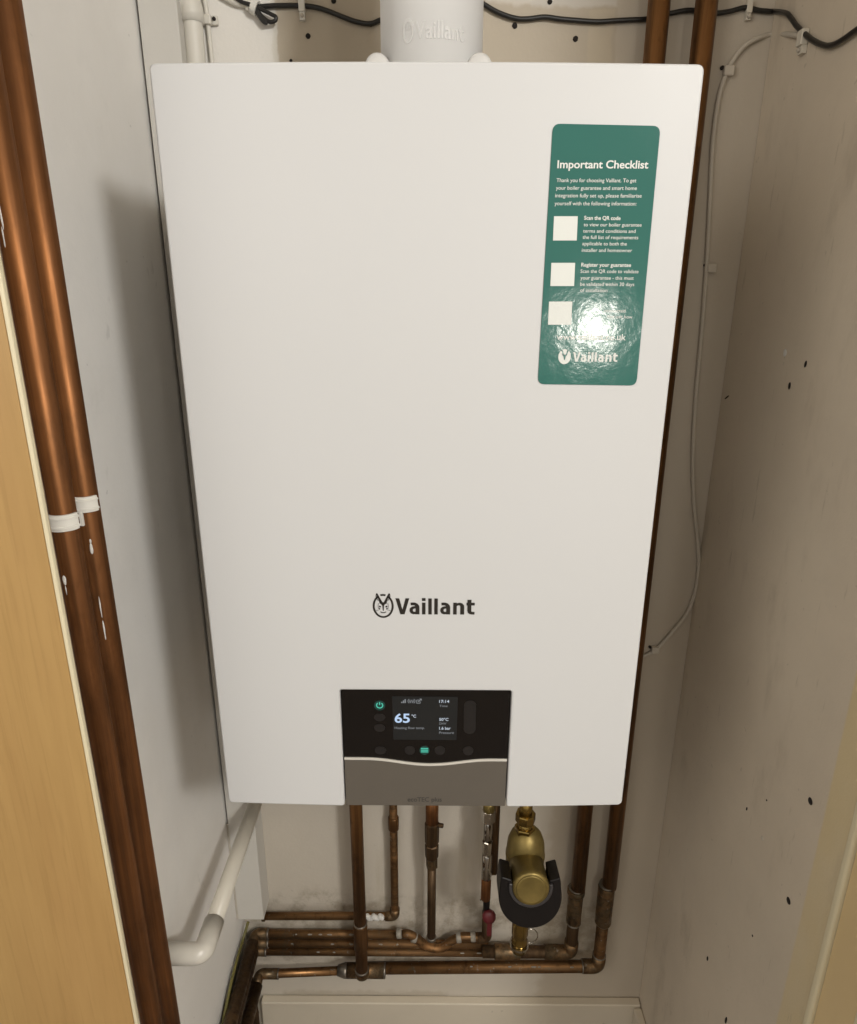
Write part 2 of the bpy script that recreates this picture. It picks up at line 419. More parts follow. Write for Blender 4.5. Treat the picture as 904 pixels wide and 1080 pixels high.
def hare(bm, cx, cz, s, Y):
    """hare's head in an oval ring; s = half width of the ring"""
    def P(x, z): return (cx+x*s, cz+z*s*1.07)
    ring = []
    for k in range(49):
        t = radians(118+304*k/48); ring.append(P(cos(t)*1.0, sin(t)*1.2))
    stroke(bm, ring, .21*s, Y)
    top = [P(cos(radians(t))*1.0*.95, sin(radians(t))*1.2) for t in range(107, 72, -3)]
    stroke(bm, top, .21*s, Y)
    for sg in (-1, 1):
        stroke(bm, [P(sg*.24, .42), P(sg*.42, .85), P(sg*.66, 1.36)], .2*s, Y, ws=[.3*s, .2*s, .12*s])
        stroke(bm, [P(sg*.66, 1.36), P(sg*.74, 1.05), P(sg*.58, .72), P(sg*.50, .55)], .07*s, Y, ws=[.12*s, .10*s, .07*s, .05*s])
        poly(bm, [P(sg*.24, -.02), P(sg*.40, .06), P(sg*.46, -.06), P(sg*.34, -.16), P(sg*.24, -.12)], Y)
        poly(bm, [P(sg*.32, -.22), P(sg*.46, -.20), P(sg*.44, -.36), P(sg*.34, -.40)], Y)
        stroke(bm, [P(sg*.50, .30), P(sg*.54, .0), P(sg*.50, -.3)], .05*s, Y)
        stroke(bm, [P(sg*.45, -.42), P(sg*.75, -.48)], .05*s, Y)
    poly(bm, [P(-.42, .30), P(-.24, .52), P(0, .40), P(.24, .52), P(.42, .30), P(.22, .22), P(.08, .02), P(.05, -.45), P(0, -.55), P(-.05, -.45), P(-.08, .02), P(-.22, .22)], Y)
    stroke(bm, [P(-.30, -.62), P(-.12, -.72), P(.12, -.72), P(.30, -.62)], .11*s, Y)

# ------------------------------------------------------------------ the setting
ZT = 2.42
YF = atx(855, 1080, XR).y            # where the door stop on the right starts
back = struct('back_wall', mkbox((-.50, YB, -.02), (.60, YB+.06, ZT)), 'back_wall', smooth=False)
left = struct('left_wall', mkbox((XL-.06, -.105, -.02), (XL, YB-.001, ZT)), 'left_wall', smooth=False)
right = struct('right_wall', mkbox((XR, YF-.15, -.02), (XR+.06, YB-.001, ZT)), 'right_wall', smooth=False)
floor = struct('floor', mkbox((-9, -9, -.06), (9, .5, 0)), 'floor', smooth=False)
ceil_ = struct('ceiling', mkbox((-2.5, -3.2, ZT+.004), (2.5, .5, ZT+.06)), 'skirting', smooth=False)

ztop = at(460, 1059, YB-.018).z
sk = thing('skirting_board', 'painted skirting board along the foot of the wall under the pipes', 'skirting board', (0, YB, 0))
obj('board', mkbox((-.33, YB-.018, .001), (XR-.001, YB-.0005, ztop)), 'skirting', sk, smooth=False, bevel=.003)
sk2 = thing('skirting_board', 'skirting board running forward from the corner at the foot of the brown right hand wall', 'skirting board', (XR, 0, 0))
obj('board', mkbox((XR-.016, YF+.02, .001), (XR-.0005, YB-.019, ztop-.004)), 'skirting', sk2, smooth=False, bevel=.003)

# screw holes and marks: parts of the walls
def hole_back(px, py, r):
    p = at(px, py, YB-.0004); bm = mklathe([(r*.92, 0), (r, -.0002), (r*.9, -.0006)], p, (0, 1, 0), n=14)
    for v in bm.verts: v.co += V((random.uniform(-1, 1), 0, random.uniform(-1, 1)))*r*.08
    obj('screw_hole', bm, 'hole', back)
for px, py, r in ((325, 38, .0032), (352, 1, .003), (391, 26, .0026), (307, 64, .002), (543, 27, .0034), (580, 2, .003), (607, 41, .0034), (507, 949, .0016)): hole_back(px, py, r)
def hole_right(px, py, ry, rz, tilt=0):
    p = atx(px, py, XR); bm = mklathe([(1, 0), (.9, -.0005/1)], (0, 0, 0), (1, 0, 0), n=14)
    bm.transform(Matrix.Translation(p-V((.0003, 0, 0))) @ Matrix.Rotation(radians(tilt), 4, 'X') @ Matrix.Diagonal((1, ry, rz, 1)))
    obj('screw_hole', bm, 'hole', right)
for a in ((855, 845, .0042, .0042, 0), (832, 950, .0042, .0042, 0), (746.5, 1011, .0022, .0046, 8), (766, 1076, .0024, .007, 8),
          (850, 384, .0022, .0040, 10), (833, 407, .0026, .0044, 0), (767, 419, .0012, .0075, 62), (794, 987, .0014, .0014, 0), (788, 853, .0014, .003, 10), (809, 844, .0012, .0012, 0)): hole_right(*a)
def blob(name, p, s, mat, parent): return obj(name, ball(bmesh.new(), p, s), mat, parent)
for px, py, a, b_ in ((855, 845, .0060, .0062), (832, 950, .0058, .0062), (746.5, 1011, .0034, .0060)): blob('chipped_rim', atx(px, py, XR)+V((.00045, 0, 0)), (.0006, a, b_), 'brown_painted', right)
blob('filler_patch', atx(828, 372, XR), (.0008, .004, .0045), 'paint_spot', right)
blob('filler_patch', atx(804, 884, XR), (.0008, .003, .003), 'brown_painted', right)

# pipe boxing in the back left corner
YX = YB-.045
bx0 = XL+.0040; bx1 = at(186, 0, YX).x
zb = at(258, 970, YX).z
bxo = thing('pipe_boxing', 'white painted vertical boxing in the left back corner, ending above the brown pipes', 'boxing', ((bx0+bx1)/2, YX, zb))
obj('panel', mkbox((bx0, YX, zb), (bx1, YB-.0005, ZT-.002)), 'boxing', bxo, smooth=False, bevel=.0012)
zj = atx(239, 868, XL).z
obj('filler', mkbox((XL+.0004, YX+.0012, zb), (bx0+.0002, YX+.01, zj)), 'joint_bead', bxo, smooth=False)
obj('joint', mkbox((XL+.0004, YX+.010, zj), (bx0+.0002, YX+.012, ZT-.01)), 'hole', bxo, smooth=False)

# door frame on the left: tan board with a cream edge strip, both in front of the left wall
YW = -.122
xe = at(137.5, 1020, YW+.005).x; xw = at(130.5, 1020, YW).x
jf = thing('door_frame', 'tan wood board with a cream painted edge at the left of the cupboard', 'door frame', (xw-.15, YW, 0))
obj('edge_strip', mkbox((xw, YW, .001), (xe, YW+.005, ZT-.003)), 'cream_gloss', jf, smooth=False, bevel=.0012)
obj('board', mkbox((xw-.42, YW+.0012, .001), (xw-.0008, YW+.013, ZT-.003)), 'wood', jf, smooth=False, bevel=.0015)
# door stop on the right
ds = thing('door_frame', 'aged cream gloss door stop at the lower right edge of the picture', 'door frame', (XR, YF-.04, 0))
y0, y1 = YF-.040, YF
obj('stop_bead', mkbox((XR-.011, YF-.010, .001), (XR-.0005, YF, ZT-.003)), 'cream_gloss', ds, smooth=False, bevel=.0035, seg=4)
y2 = atx(903, 1062, XR-.011).y
obj('frame_face', mkbox((XR-.006, y2+.001, .001), (XR-.0005, YF-.0105, ZT-.003)), 'yellow_gloss', ds, smooth=False, bevel=.001)
obj('stop_bead', mkbox((XR-.011, y2-.010, .001), (XR-.0005, y2, ZT-.003)), 'cream_gloss', ds, smooth=False, bevel=.0035, seg=4)
obj('frame_face', mkbox((XR-.006, y2-.06, .001), (XR-.0005, y2-.0105, ZT-.003)), 'yellow_gloss', ds, smooth=False, bevel=.001)

# ------------------------------------------------------------------ boiler
ZC = 1.3135; HW = .2215; zb0, zt0 = ZC-.36, ZC+.3610
boiler = thing('boiler', 'white wall hung gas boiler with black display panel and green checklist sticker', 'boiler', (0, .17, zb0))
nx0, nx1 = at(361.5, 800, 0).x, at(536.5, 800, 0).x
nz = at(450, 728.5, 0).z
out = []
for k in range(13):     # bottom left, bowed slightly
    x = -HW+(nx0+HW)*k/12; out.append((x, zb0-.0042*(1-(x/HW)**2)))
bl = out
br = [(nx1+(HW-nx1)*k/12, zb0-.0042*(1-((nx1+(HW-nx1)*k/12)/HW)**2)) for k in range(13)]
tp = [(HW-2*HW*k/24, zt0+.0016*(1-((HW-2*HW*k/24)/HW)**2)) for k in range(25)]
pts = bl + [(nx0, nz), (nx1, nz)] + br + tp
rad = [0]*len(pts); rad[0] = .006; rad[12] = .004; rad[13] = rad[14] = .003; rad[15] = .004; rad[27] = .006; rad[28] = .006; rad[-1] = .006
obj('front_panel', prism_y(round_poly(pts, rad, 5), 0, .030), 'enamel', boiler, bevel=.0022, seg=4)
obj('casing', mkbox((-HW+.004, .0295, zb0+.012), (HW-.004, YB-.004, zt0-.001)), 'casing', boiler, smooth=False, bevel=.004)

# control panel
YP = .0035
def strip_z(px):
    t = max(0, min(1, (px-385)/(520-385)))
    e = 798.6+(800.4-798.6)*(px-363)/172
    return at(px, e+5.6*(.5-.5*cos(2*pi*t)) if 0 < t < 1 else e, YP).z
def PX(px): return at(px, 800, YP).x
x0, x1 = nx0+.0012, nx1-.0012
cur = [(x0+(x1-x0)*k/40, strip_z(361.5+175*k/40)) for k in range(41)]
glass = obj('control_panel', prism_y(cur[::-1]+[(x0, nz-.0012), (x1, nz-.0012)][0:2], YP, .028), 'glass_black', boiler, smooth=False, label='black glass control panel with lit display')
low = [(x, z-.0026) for x, z in cur]
zf = zb0-.0046
flap = obj('flap', prism_y(low+[(x1, zf), (x0, zf)], YP-.0008, .028), 'flap', boiler, smooth=False, bevel=.0008, label='dark grey metallic flap under the display')
ts = bmesh.new()
A = [(x, z+.0003) for x, z in cur]; B = [(x, z-.0023) for x, z in cur]
prism_y(A+B[::-1], YP-.0018, .02, ts); obj('trim_strip', ts, 'chrome_strip', boiler, smooth=False, bevel=.0005, seg=2)
YS = YP-.0004
s = [at(*p, YS) for p in ((413.5, 734.5), (483, 735), (481.5, 780.5), (415, 780))]
screen = obj('display', prism_y([(p.x, p.z) for p in s], YS, YP+.001), 'screen', glass, smooth=False)
YT = YS-.0003
zx = lambda a: 350+a/4.52
zy = lambda a: 720+a/4.52
def T(t, a, b, base, cap): return (t, zx(a), zx(b), zy(base), zy(base), cap/4.52)
obj('reading', text_bm([T('65', 300, 372, 190, 41)], YT, bold=.02), 'lcd_blue', screen, smooth=False)
for q_ in (T('°C', 380, 402, 166, 13), T('17:14', 512, 560, 96, 13), T('50°C', 512, 556, 182, 13), T('1.6 bar', 512, 566, 224, 13)): obj('reading', text_bm([q_], YT, bold=.015), 'lcd_white', screen, smooth=False)
for q_ in (T('Heating flow temp.', 300, 443, 221, 11), T('Time', 513, 552, 116, 10), T('DHW', 513, 546, 200, 10), T('Pressure', 512, 582, 244, 11)): obj('caption', text_bm([q_], YT), 'lcd_grey', screen, smooth=False)
bm = bmesh.new()
def q(a, b): p = at(zx(a), zy(b), YT); return (p.x, p.z)
for k in range(3): poly(bm, [q(331+k*8, 97), q(337+k*8, 97), q(337+k*8, 91-k*6), q(331+k*8, 91-k*6)], YT)
for sg in (-1, 1):
    for rr in (9, 17):
        stroke(bm, [q(380+sg*rr*cos(radians(t)), 88-rr*.75*sin(radians(t))) for t in range(-50, 51, 20)], .0007, YT)
stroke(bm, [q(374, 97), q(380, 82), q(386, 97)], .0008, YT)
stroke(bm, [q(416, 83), q(405, 83), q(405, 98), q(421, 98), q(421, 90)], .0009, YT); stroke(bm, [q(412, 92), q(426, 78)], .0009, YT); stroke(bm, [q(419, 78), q(427, 78), q(427, 85)], .0009, YT)
obj('status_icons', bm, 'lcd_grey', screen, smooth=False)
def key(a, b, w, h, mat):
    p = at(zx(a), zy(b), YP); sx = w/4.52*.00124/2; sz = h/4.52*.00135/2
    o_ = [(p.x+sx*cos(t)*(1 if abs(cos(t)) > 0 else 1), p.z+sz*sin(t)) for t in [2*pi*k/28 for k in range(28)]]
    if abs(sz-sx) > .002:
        r = min(sx, sz); d = max(sx, sz)-r; o_ = []
        for k in range(28):
            t = 2*pi*k/28; o_.append((p.x+r*cos(t)+(d if sx > sz else 0)*(1 if cos(t) > 0 else -1), p.z+r*sin(t)+(d if sz > sx else 0)*(1 if sin(t) > 0 else -1)))
    return obj('key', prism_y(o_, YP-.0005, YP+.001), mat, glass, smooth=False)
kp = key(228, 108, 44, 40, 'led_halo')
for a in ((228, 165, 44, 32), (228, 215, 44, 32), (232, 322, 46, 34), (372, 322, 42, 38), (515, 322, 42, 38), (650, 324, 42, 38)): key(*a, 'key_dim')
key(658, 165, 48, 140, 'key_dim')
km = key(442, 322, 40, 38, 'led_halo')
YK = YP-.0008
bm = bmesh.new(); c = at(zx(228), zy(108), YK)
stroke(bm, [(c.x+.0033*cos(radians(t)), c.z+.0033*sin(radians(t))) for t in range(125, 416, 12)], .0011, YK)
stroke(bm, [(c.x, c.z+.004), (c.x, c.z+.0005)], .0011, YK); obj('power_symbol', bm, 'led_teal', kp, smooth=False)
bm = bmesh.new(); c = at(zx(442), zy(322), YK)
for d in (-.0022, 0, .0022): stroke(bm, [(c.x-.0040, c.z+d), (c.x+.0040, c.z+d)], .0012, YK)
obj('menu_symbol', bm, 'led_teal', km, smooth=False)
yy = YP-.0011
obj('lettering', text_bm([('ecoTEC plus', 430, 466, 845.5, 845.5, 4.6)], yy, bold=.01), 'ink_grey', flap, smooth=False)

# logo on the front
bm = wordmark(417.3, 500.8, 647.9, 16.9, -.0004)
obj('wordmark', bm, 'ink', boiler, smooth=False, label='black maker name printed on the front')
bm = bmesh.new(); c = at(404.2, 639.2, -.0004); hare(bm, c.x, c.z, .0096, -.0004)
obj('emblem', bm, 'ink', boiler, smooth=False, label='hare head in an oval ring')

# sticker (part of the boiler, it is glued on)
YQ = -.0007
cn = [at(*p, 0) for p in ((583, 130.5), (696.5, 133), (671, 406.5), (567, 405))]
rp = round_poly([(p.x, p.z) for p in cn], .0062, 6)
stk = obj('sticker', prism_y(rp, YQ, -.0001), 'sticker', boiler, smooth=False, label='glossy green checklist sticker with white print')
YL = YQ-.0003
sx_ = lambda a: 560+a/3.6
sy_ = lambda a: 120+a/3.6
def S(t, a, b, base, cap): return (t, sx_(a), sx_(b), sy_(base), sy_(base)+.35, cap/3.6)
obj('heading', text_bm([S('Important Checklist', 100, 445, 206, 29)], YL, bold=.018), 'label_white', stk, smooth=False)
obj('paragraph', text_bm([S('Thank you for choosing Vaillant. To get', 97, 400, 259, 14), S('your boiler guarantee and smart home', 95, 402, 288, 14),
    S('integration fully set up, please familiarise', 92, 420, 317, 14), S('yourself with the following information:', 90, 400, 347, 14)], YL, bold=.004), 'label_white', stk, smooth=False)
obj('paragraph', text_bm([S('to view our boiler guarantee', 200, 420, 427, 13), S('terms and conditions and', 198, 397, 451, 13),
    S('the full list of requirements', 196, 407, 475, 13), S('applicable to both the', 195, 364, 499, 13), S('installer and homeowner', 193, 384, 524, 13)], YL, bold=.004), 'label_white', stk, smooth=False)
obj('heading', text_bm([S('Scan the QR code', 202, 340, 402, 14)], YL, bold=.02), 'label_white', stk, smooth=False)
obj('heading', text_bm([S('Register your guarantee', 191, 380, 580, 14)], YL, bold=.02), 'label_white', stk, smooth=False)
obj('paragraph', text_bm([S('Scan the QR code to validate', 188, 408, 604, 13), S('your guarantee - this must', 188, 390, 629, 13),
    S('be validated within 30 days', 187, 392, 653, 13), S('of installation', 187, 290, 676, 13)], YL, bold=.004), 'label_white', stk, smooth=False)
obj('paragraph', text_bm([S('connected', 278, 358, 753, 12), S('find out how', 290, 385, 776, 12)], YL, bold=.004), 'label_white', stk, smooth=False)
obj('web_address', text_bm([S('www.vaillant.co.uk', 97, 360, 858, 22)], YL, bold=.014), 'label_white', stk, smooth=False)
obj('wordmark', wordmark(sx_(158), sx_(328), sy_(941), 36/3.6, YL), 'label_white', stk, smooth=False)
for (a, b_, w, h) in ((131, 435, 90, 92), (121, 610, 90, 88), (111, 757, 88, 88)):
    P4 = [at(sx_(a+dx*w/2-dz*2), sy_(b_+dz*h/2), YL) for dx, dz in ((-1, -1), (1, -1), (1, 1), (-1, 1))]
    obj('blank_square', prism_y([(p.x, p.z) for p in P4], YL, YQ+.0001), 'label_white', stk, smooth=False)
bm = bmesh.new(); c = at(sx_(128), sy_(921), YL)
prism_y([(c.x+.0056*cos(2*pi*k/32), c.z-.0003+.0066*sin(2*pi*k/32)) for k in range(32)], YL, YQ, bm)
em = obj('emblem', bm, 'label_white', stk, smooth=False)
bm = bmesh.new()
for sg in (-1, 1): stroke(bm, [(c.x+sg*.0012, c.z+.001), (c.x+sg*.0030, c.z+.0062)], .0012, YL-.0003)
poly(bm, [(c.x-.0022, c.z+.0016), (c.x+.0022, c.z+.0016), (c.x+.0009, c.z-.0004), (c.x+.0004, c.z-.003), (c.x-.0004, c.z-.003), (c.x-.0009, c.z-.0004)], YL-.0003)
obj('hare_head', bm, 'sticker', em, smooth=False)

# ------------------------------------------------------------------ flue
YFL = .150
c = at(455.3, 60, YFL); fx = c.x
rF = (at(509.5, 45, YFL).x-at(400.5, 45, YFL).x)/2*.985
flue = thing('flue_pipe', 'white flue pipe with raised maker name standing on top of the boiler', 'flue pipe', (fx, YFL, zt0))
obj('pipe', mklathe([(rF, 0), (rF, .135), (rF+.0035, .138), (rF+.0035, .165), (rF, .168), (rF, .40), (rF-.002, .402)], (fx, YFL, zt0-.004), n=96), 'flue', flue, label='white plastic pipe')
for px in (397.5, 506.5):
    p = at(px, 67.5, YFL-.045)
    lug = mklathe([(.0122, 0), (.0122, .012), (.0114, .016), (.0090, .018), (.003, .019)], p+V((0, .02, -.001)), (0, -1, 0), n=32)
    obj('clamp_lug', lug, 'casing', flue)
# raised lettering wrapped round the pipe
def wrap_text(body, pxl, pxr, pyb, cap, bold=.02):
    yf = YFL-rF; A = at(pxl, pyb, yf); B = at(pxr, pyb, yf)
    me = glyphs(body, bold, .5); xs = [v.co.x for v in me.vertices]; zs = [v.co.z for v in me.vertices]
    capw = (at(pxl, pyb-cap, yf)-A).length; bm = bmesh.new(); vs = []
    for v in me.vertices:
        t = (v.co.x-min(xs))/(max(xs)-min(xs)); x = A.x+(B.x-A.x)*t; th = (x-fx)/rF
        rr = rF+(.00045 if v.co.z > 0 else -.0008)
        vs.append(bm.verts.new((fx+rr*sin(th), YFL-rr*cos(th), A.z+v.co.y/capheight()*capw)))
    for p in me.polygons:
        try: bm.faces.new([vs[i] for i in p.vertices])
        except ValueError: pass
    bpy.data.meshes.remove(me); return bm
obj('raised_lettering', wrap_text('Vaillant', 437, 492, 40, 18), 'flue_relief', flue, smooth=False)
bm = bmesh.new()
cc = at(429.5, 31, YFL-rF)
def wr(x, z, rr): th = (x-fx)/rF; return V((fx+rr*sin(th), YFL-rr*cos(th), z))
for k in range(24):
    t0, t1 = 2*pi*k/24, 2*pi*(k+1)/24; qd = []
    for t, s_, rr in ((t0, 1, rF+.00045), (t1, 1, rF+.00045), (t1, .72, rF+.00045), (t0, .72, rF+.00045)): qd.append(wr(cc.x+.0058*s_*cos(t), cc.z+.0098*s_*sin(t), rr))
    bm.faces.new([bm.verts.new(v) for v in qd])
    for s_ in (1, .72): bm.faces.new([bm.verts.new(wr(cc.x+.0058*s_*cos(t), cc.z+.0098*s_*sin(t), rr)) for t, rr in ((t0, rF+.00045), (t1, rF+.00045), (t1, rF-.001), (t0, rF-.001))])
for sg in (-1, 1):
    bm.faces.new([bm.verts.new(wr(cc.x+sg*a, cc.z+b_, rF+.00045)) for a, b_ in ((.0008, .001), (.0022, .0075), (.0032, .007), (.0020, 0))])
obj('raised_emblem', bm, 'flue_relief', flue, smooth=False)

# ------------------------------------------------------------------ copper pipes on the left wall
xp = XL+.030
pA = at(35, 360, -.093); pB = at(65.5, 360, -.053)
def fit_x(px, py, X): return atx(px, py, X).y
yA = fit_x(37, 400, xp); yB_ = fit_x(68, 400, xp)
yA = atx(35, 360, xp).y; yB_ = atx(63.8, 360, xp).y
print('left pipes', yA, yB_)
PR = .0112
def splash(parent, px, py, X, s):
    p = atx(px, py, X); d = (CAM-V((xp, p.y, p.z))); obj('paint_splash', ball(bmesh.new(), p, s, 10), 'paint_spot', parent)
pl = thing('copper_pipe', 'front upright copper pipe on the left, nearest the cream door edge', 'pipe', (xp, yA, 0), 'upright copper pipes on the left wall')
obj('tube', mklathe([(PR, 0), (PR, ZT-.02)], (xp, yA, .01), n=48), 'copper_bright', pl)
pr = thing('copper_pipe', 'rear upright copper pipe on the left, nearest the white side wall', 'pipe', (xp, yB_, 0), 'upright copper pipes on the left wall')
obj('tube', mklathe([(PR, 0), (PR, ZT-.02)], (xp, yB_, .01), n=48), 'copper_bright', pr)
def on_pipe(px, py, cy, r):
    d = ray(px, py); o = V((CAM.x-xp, CAM.y-cy)); dd = V((d.x, d.y)); a = dd.dot(dd); b = 2*o.dot(dd); c_ = o.dot(o)-r*r
    disc = b*b-4*a*c_
    t = (-b-sqrt(max(disc, 0)))/(2*a); return CAM+d*t
for px, py, cy, o_, s in ((2, 230, yA, pl, (.0012, .0012, .010)), (4, 250, yA, pl, (.0012, .0012, .008)), (68.5, 612, yA, pl, (.0022, .0022, .005)), (70, 622, yA, pl, (.001, .001, .006)), (96.5, 579, yB_, pr, (.0022, .0022, .0055)),
                          (95.5, 571, yB_, pr, (.0013, .0013, .0025)), (106, 640, yB_, pr, (.0009, .0009, .014)), (110, 664, yB_, pr, (.0012, .0012, .012))):
    obj('paint_splash', splat(on_pipe(px, py, cy, PR-.0004), s), 'paint_spot', o_)
# clips round those pipes
def clip(px, py, cy, a0, a1, h, label, tail=False):
    p = on_pipe(px, py, cy, PR); z = p.z-h/2
    t = thing('pipe_clip', label, 'pipe clip', (XL, cy, z), 'white pipe clips on the upright copper pipes')
    bm = bmesh.new(); arc_band(bm, (xp, cy, z), (0, 0, 1), (1, 0, 0), PR+.0003, PR+.0030, h, a0, a1)
    obj('band', bm, 'clip', t, smooth=False, bevel=.0006, seg=2)
    for zz in (z+h*.16, z+h*.72):
        obj('rib', arc_band(bmesh.new(), (xp, cy, zz), (0, 0, 1), (1, 0, 0), PR+.0028, PR+.0040, h*.13, a0, a1), 'clip', t, smooth=False, bevel=.0003, seg=2)
    obj('wall_block', mkbox((XL+.0003, cy-.010, z+.0008), (xp-PR-.0004, cy+.010, z+h-.0008)), 'clip', t, smooth=False, bevel=.001)
    obj('rear_arm', arc_band(bmesh.new(), (xp, cy, z+.001), (0, 0, 1), (1, 0, 0), PR+.0003, PR+.0022, h-.002, 150, 215), 'clip', t, smooth=False)
    return t, z
t, z = clip(62, 552, yA, -178, -6, .0150, 'cream white clip round the front copper pipe, lower of the two clips')
# hinge tail reaching back to the cream strip
e = at(45, 547, yA-.012)
obj('hinge', sweep(bmesh.new(), [V((e.x-.004, yA-.006, z+.009)), V((xp-PR-.001, yA-.004, z+.009))], .0055, 12), 'clip', t)
t, z = clip(90, 532, yB_, -112, -18, .0150, 'small white broken clip on the rear copper pipe, higher of the two clips')
pp = on_pipe(86, 546, yB_, PR+.0018)
obj('snapped_tail', mkbox(pp-V((.0016, .0016, .008)), pp+V((.0016, .0016, .008))), 'clip', t, smooth=False, bevel=.0005)

# ------------------------------------------------------------------ white plastic overflow pipe low on the left wall
X_ = -.292; E0 = atx(214, 1006, X_); zo = E0.z; yo = E0.y; ro = .0118
ov = thing('overflow_pipe', 'white plastic condensate pipe with an elbow low on the left wall', 'pipe', (X_, yo, zo))
obj('tube', tube([(X_, yo+.03, zo), (X_, YX-.001, zo)], ro, n=28), 'cream_pipe', ov)
obj('tube', tube([(X_-.026, yo, zo), (XL-.02, yo, zo)], ro, n=28), 'cream_pipe', ov)
re = ro+.0019
obj('elbow', tube([(X_, yo+.048, zo), (X_, yo, zo), (XL+.001, yo, zo)], re, .012, n=32), 'white_plastic', ov)
# earth wire beside the run of pipes
# ------------------------------------------------------------------ upright pipes behind the boiler on the right
YV = YB-.030
def ptY(px, py, Y): return at(px, py, Y)
def vert(name_label, px_t, py_t, px_b, py_b, r0, r1, px_f, py_f, Y, mat='copper_old'):
    a = at(px_t, py_t, Y); b = at(px_b, py_b, Y); f = at(px_f, py_f, Y); return a, b, f
# V2 and the bottom run it turns into
YN = YB-.052
x2 = (at(743, 30, YV).x+at(646, 900, YV).x)/2
f2 = at(640, 935, YV); f2b = at(637, 972, YV)
el = at(629, 1019, YV)
p_t = at(378, 1021, YV)
g2 = 'upright copper pipes running behind the boiler'
v2 = thing('copper_pipe', 'copper pipe rising right of the boiler, with a run across the bottom from its elbow', 'pipe', (x2, YV, el.z), g2)
obj('tube', mklathe([(.0132, 0), (.0132, ZT-.01-f2.z)], (x2, YV, f2.z), n=32), 'copper_old', v2, label='wide upright tube')
x2b = (x2+at(632, 985, YV).x)/2
obj('tube', tube([(x2b, YV, f2.z), (x2b, YV, el.z), (p_t.x, YV, p_t.z)], .0110, .020, n=24), 'copper_h', v2, label='narrower tube turning along the wall')
obj('coupling', mklathe(rcyl(.0150, f2.z-f2b.z+.004, .002), (x2b, YV, f2b.z-.002), n=32), 'fitting', v2)
obj('elbow', tube([(x2b, YV, el.z+.028), (x2b, YV, el.z), (x2b-.030, YV, el.z)], .0128, .020, n=28), 'fitting', v2)
for zz in (f2.z+.003, f2b.z-.003): obj('solder_ring', mklathe(rcyl(.0142, .0035, .001), (x2b, YV, zz), n=24), 'solder', v2)
obj('solder_ring', mklathe(rcyl(.0128, .003, .001), (x2b-.029, YV, el.z), (-1, 0, 0), n=24), 'solder', v2)
obj('solder_ring', mklathe(rcyl(.0128, .003, .001), (x2b, YV, el.z+.028), n=24), 'solder', v2)
# V1
x1_ = (at(695, 30, YV).x+at(611.5, 900, YV).x)/2
f1 = at(606, 938, YV); l1 = at(602, 1004, YV)
v1 = thing('copper_pipe', 'copper pipe passing behind the boiler, just left of the outermost upright', 'pipe', (x1_, YV, l1.z), g2)
obj('tube', mklathe([(.0132, 0), (.0132, ZT-.01-f1.z)], (x1_, YV, f1.z), n=32), 'copper_old', v1)
x1b = (x1_+at(603, 975, YV).x)/2
f1b = at(603, 972, YV); j1 = at(520, 1003, YV)
obj('tube', tube([(x1b, YV, f1.z), (x1b, YV, l1.z), (j1.x-.02, YV, l1.z)], .0110, .016, n=24), 'copper_dark', v1)
obj('coupling', mklathe(rcyl(.0160, .012, .002), (x1b, YV, f1.z-.010), n=32), 'fitting', v1)
obj('coupling', mklathe(rcyl(.0135, f1.z-f1b.z-.01, .002), (x1b, YV, f1b.z), n=32), 'fitting', v1)
obj('elbow', tube([(x1b, YV, l1.z+.026), (x1b, YV, l1.z), (x1b-.05, YV, l1.z)], .0132, .016, n=28), 'fitting', v1)
obj('coupling', mklathe(rcyl(.0142, .050, .003), (j1.x+.052, YV, l1.z), (-1, 0, 0), n=28), 'fitting', v1, label='greenish compression coupling')
for zz in (f1.z+.002, f1b.z-.002): obj('solder_ring', mklathe(rcyl(.0140, .003, .001), (x1b, YV, zz), n=24), 'solder', v1)

# P1: big upright under the left of the display, with the tee
x1p = (at(379, 860, YN).x+at(378.5, 1015, YN).x)/2
zt_ = at(378, 1023.5, YN+.012).z; zm = at(378, 974, YN).z
t1 = thing('copper_pipe', 'thick copper pipe hanging below the left end of the display, ending in a tee', 'pipe', (x1p, YN, zt_))
obj('tube', mklathe([(.0112, 0), (.0112, .20+zb0-zt_-.14)], (x1p, YN, zt_+.010), n=32), 'copper_old', t1)
obj('coupling', mklathe(rcyl(.0130, .060, .002), (x1p, YN, zm-.060), n=32), 'copper_old', t1)
obj('solder_ring', mklathe(rcyl(.0133, .003, .001), (x1p, YN, zm), n=28), 'solder', t1)
obj('solder_ring', mklathe(rcyl(.0133, .004, .001), (x1p, YN, zt_+.016), n=28), 'solder', t1)
bm = tube([(x1p-.030, YN+.012, zt_), (x1p+.040, YN+.012, zt_)], .0136, n=28); lathe(bm, rcyl(.0136, .020, .003), (x1p, YN+.003, zt_-.001))
obj('tee', bm, 'fitting', t1)
obj('solder_ring', mklathe(rcyl(.0140, .0035, .001), (x1p+.040, YN+.012, zt_), (1, 0, 0), n=24), 'solder', t1)
obj('solder_ring', mklathe([(.0095, 0), (.0136, .014), (.0136, .018)], (x1p-.048, YN+.012, zt_), (1, 0, 0), n=24), 'solder', t1)
YE = YN+.012; le = at(283, 1027, YE)
obj('tube', tube([(x1p-.03, YN+.012, zt_), (le.x, YN+.012, le.z), (le.x-.017, YE, le.z), (le.x-.017, YE-.05, le.z)], .0078, .010, n=20), 'copper_h', t1)
obj('elbow', tube([(le.x+.018, YN+.012, le.z+.0002), (le.x-.017, YE, le.z), (le.x-.017, YE-.026, le.z)], .0094, .010, n=20), 'fitting', t1)
obj('solder_ring', mklathe(rcyl(.0098, .003, .001), (le.x+.018, YN+.012, le.z), (1, 0, 0), n=20), 'solder', t1)

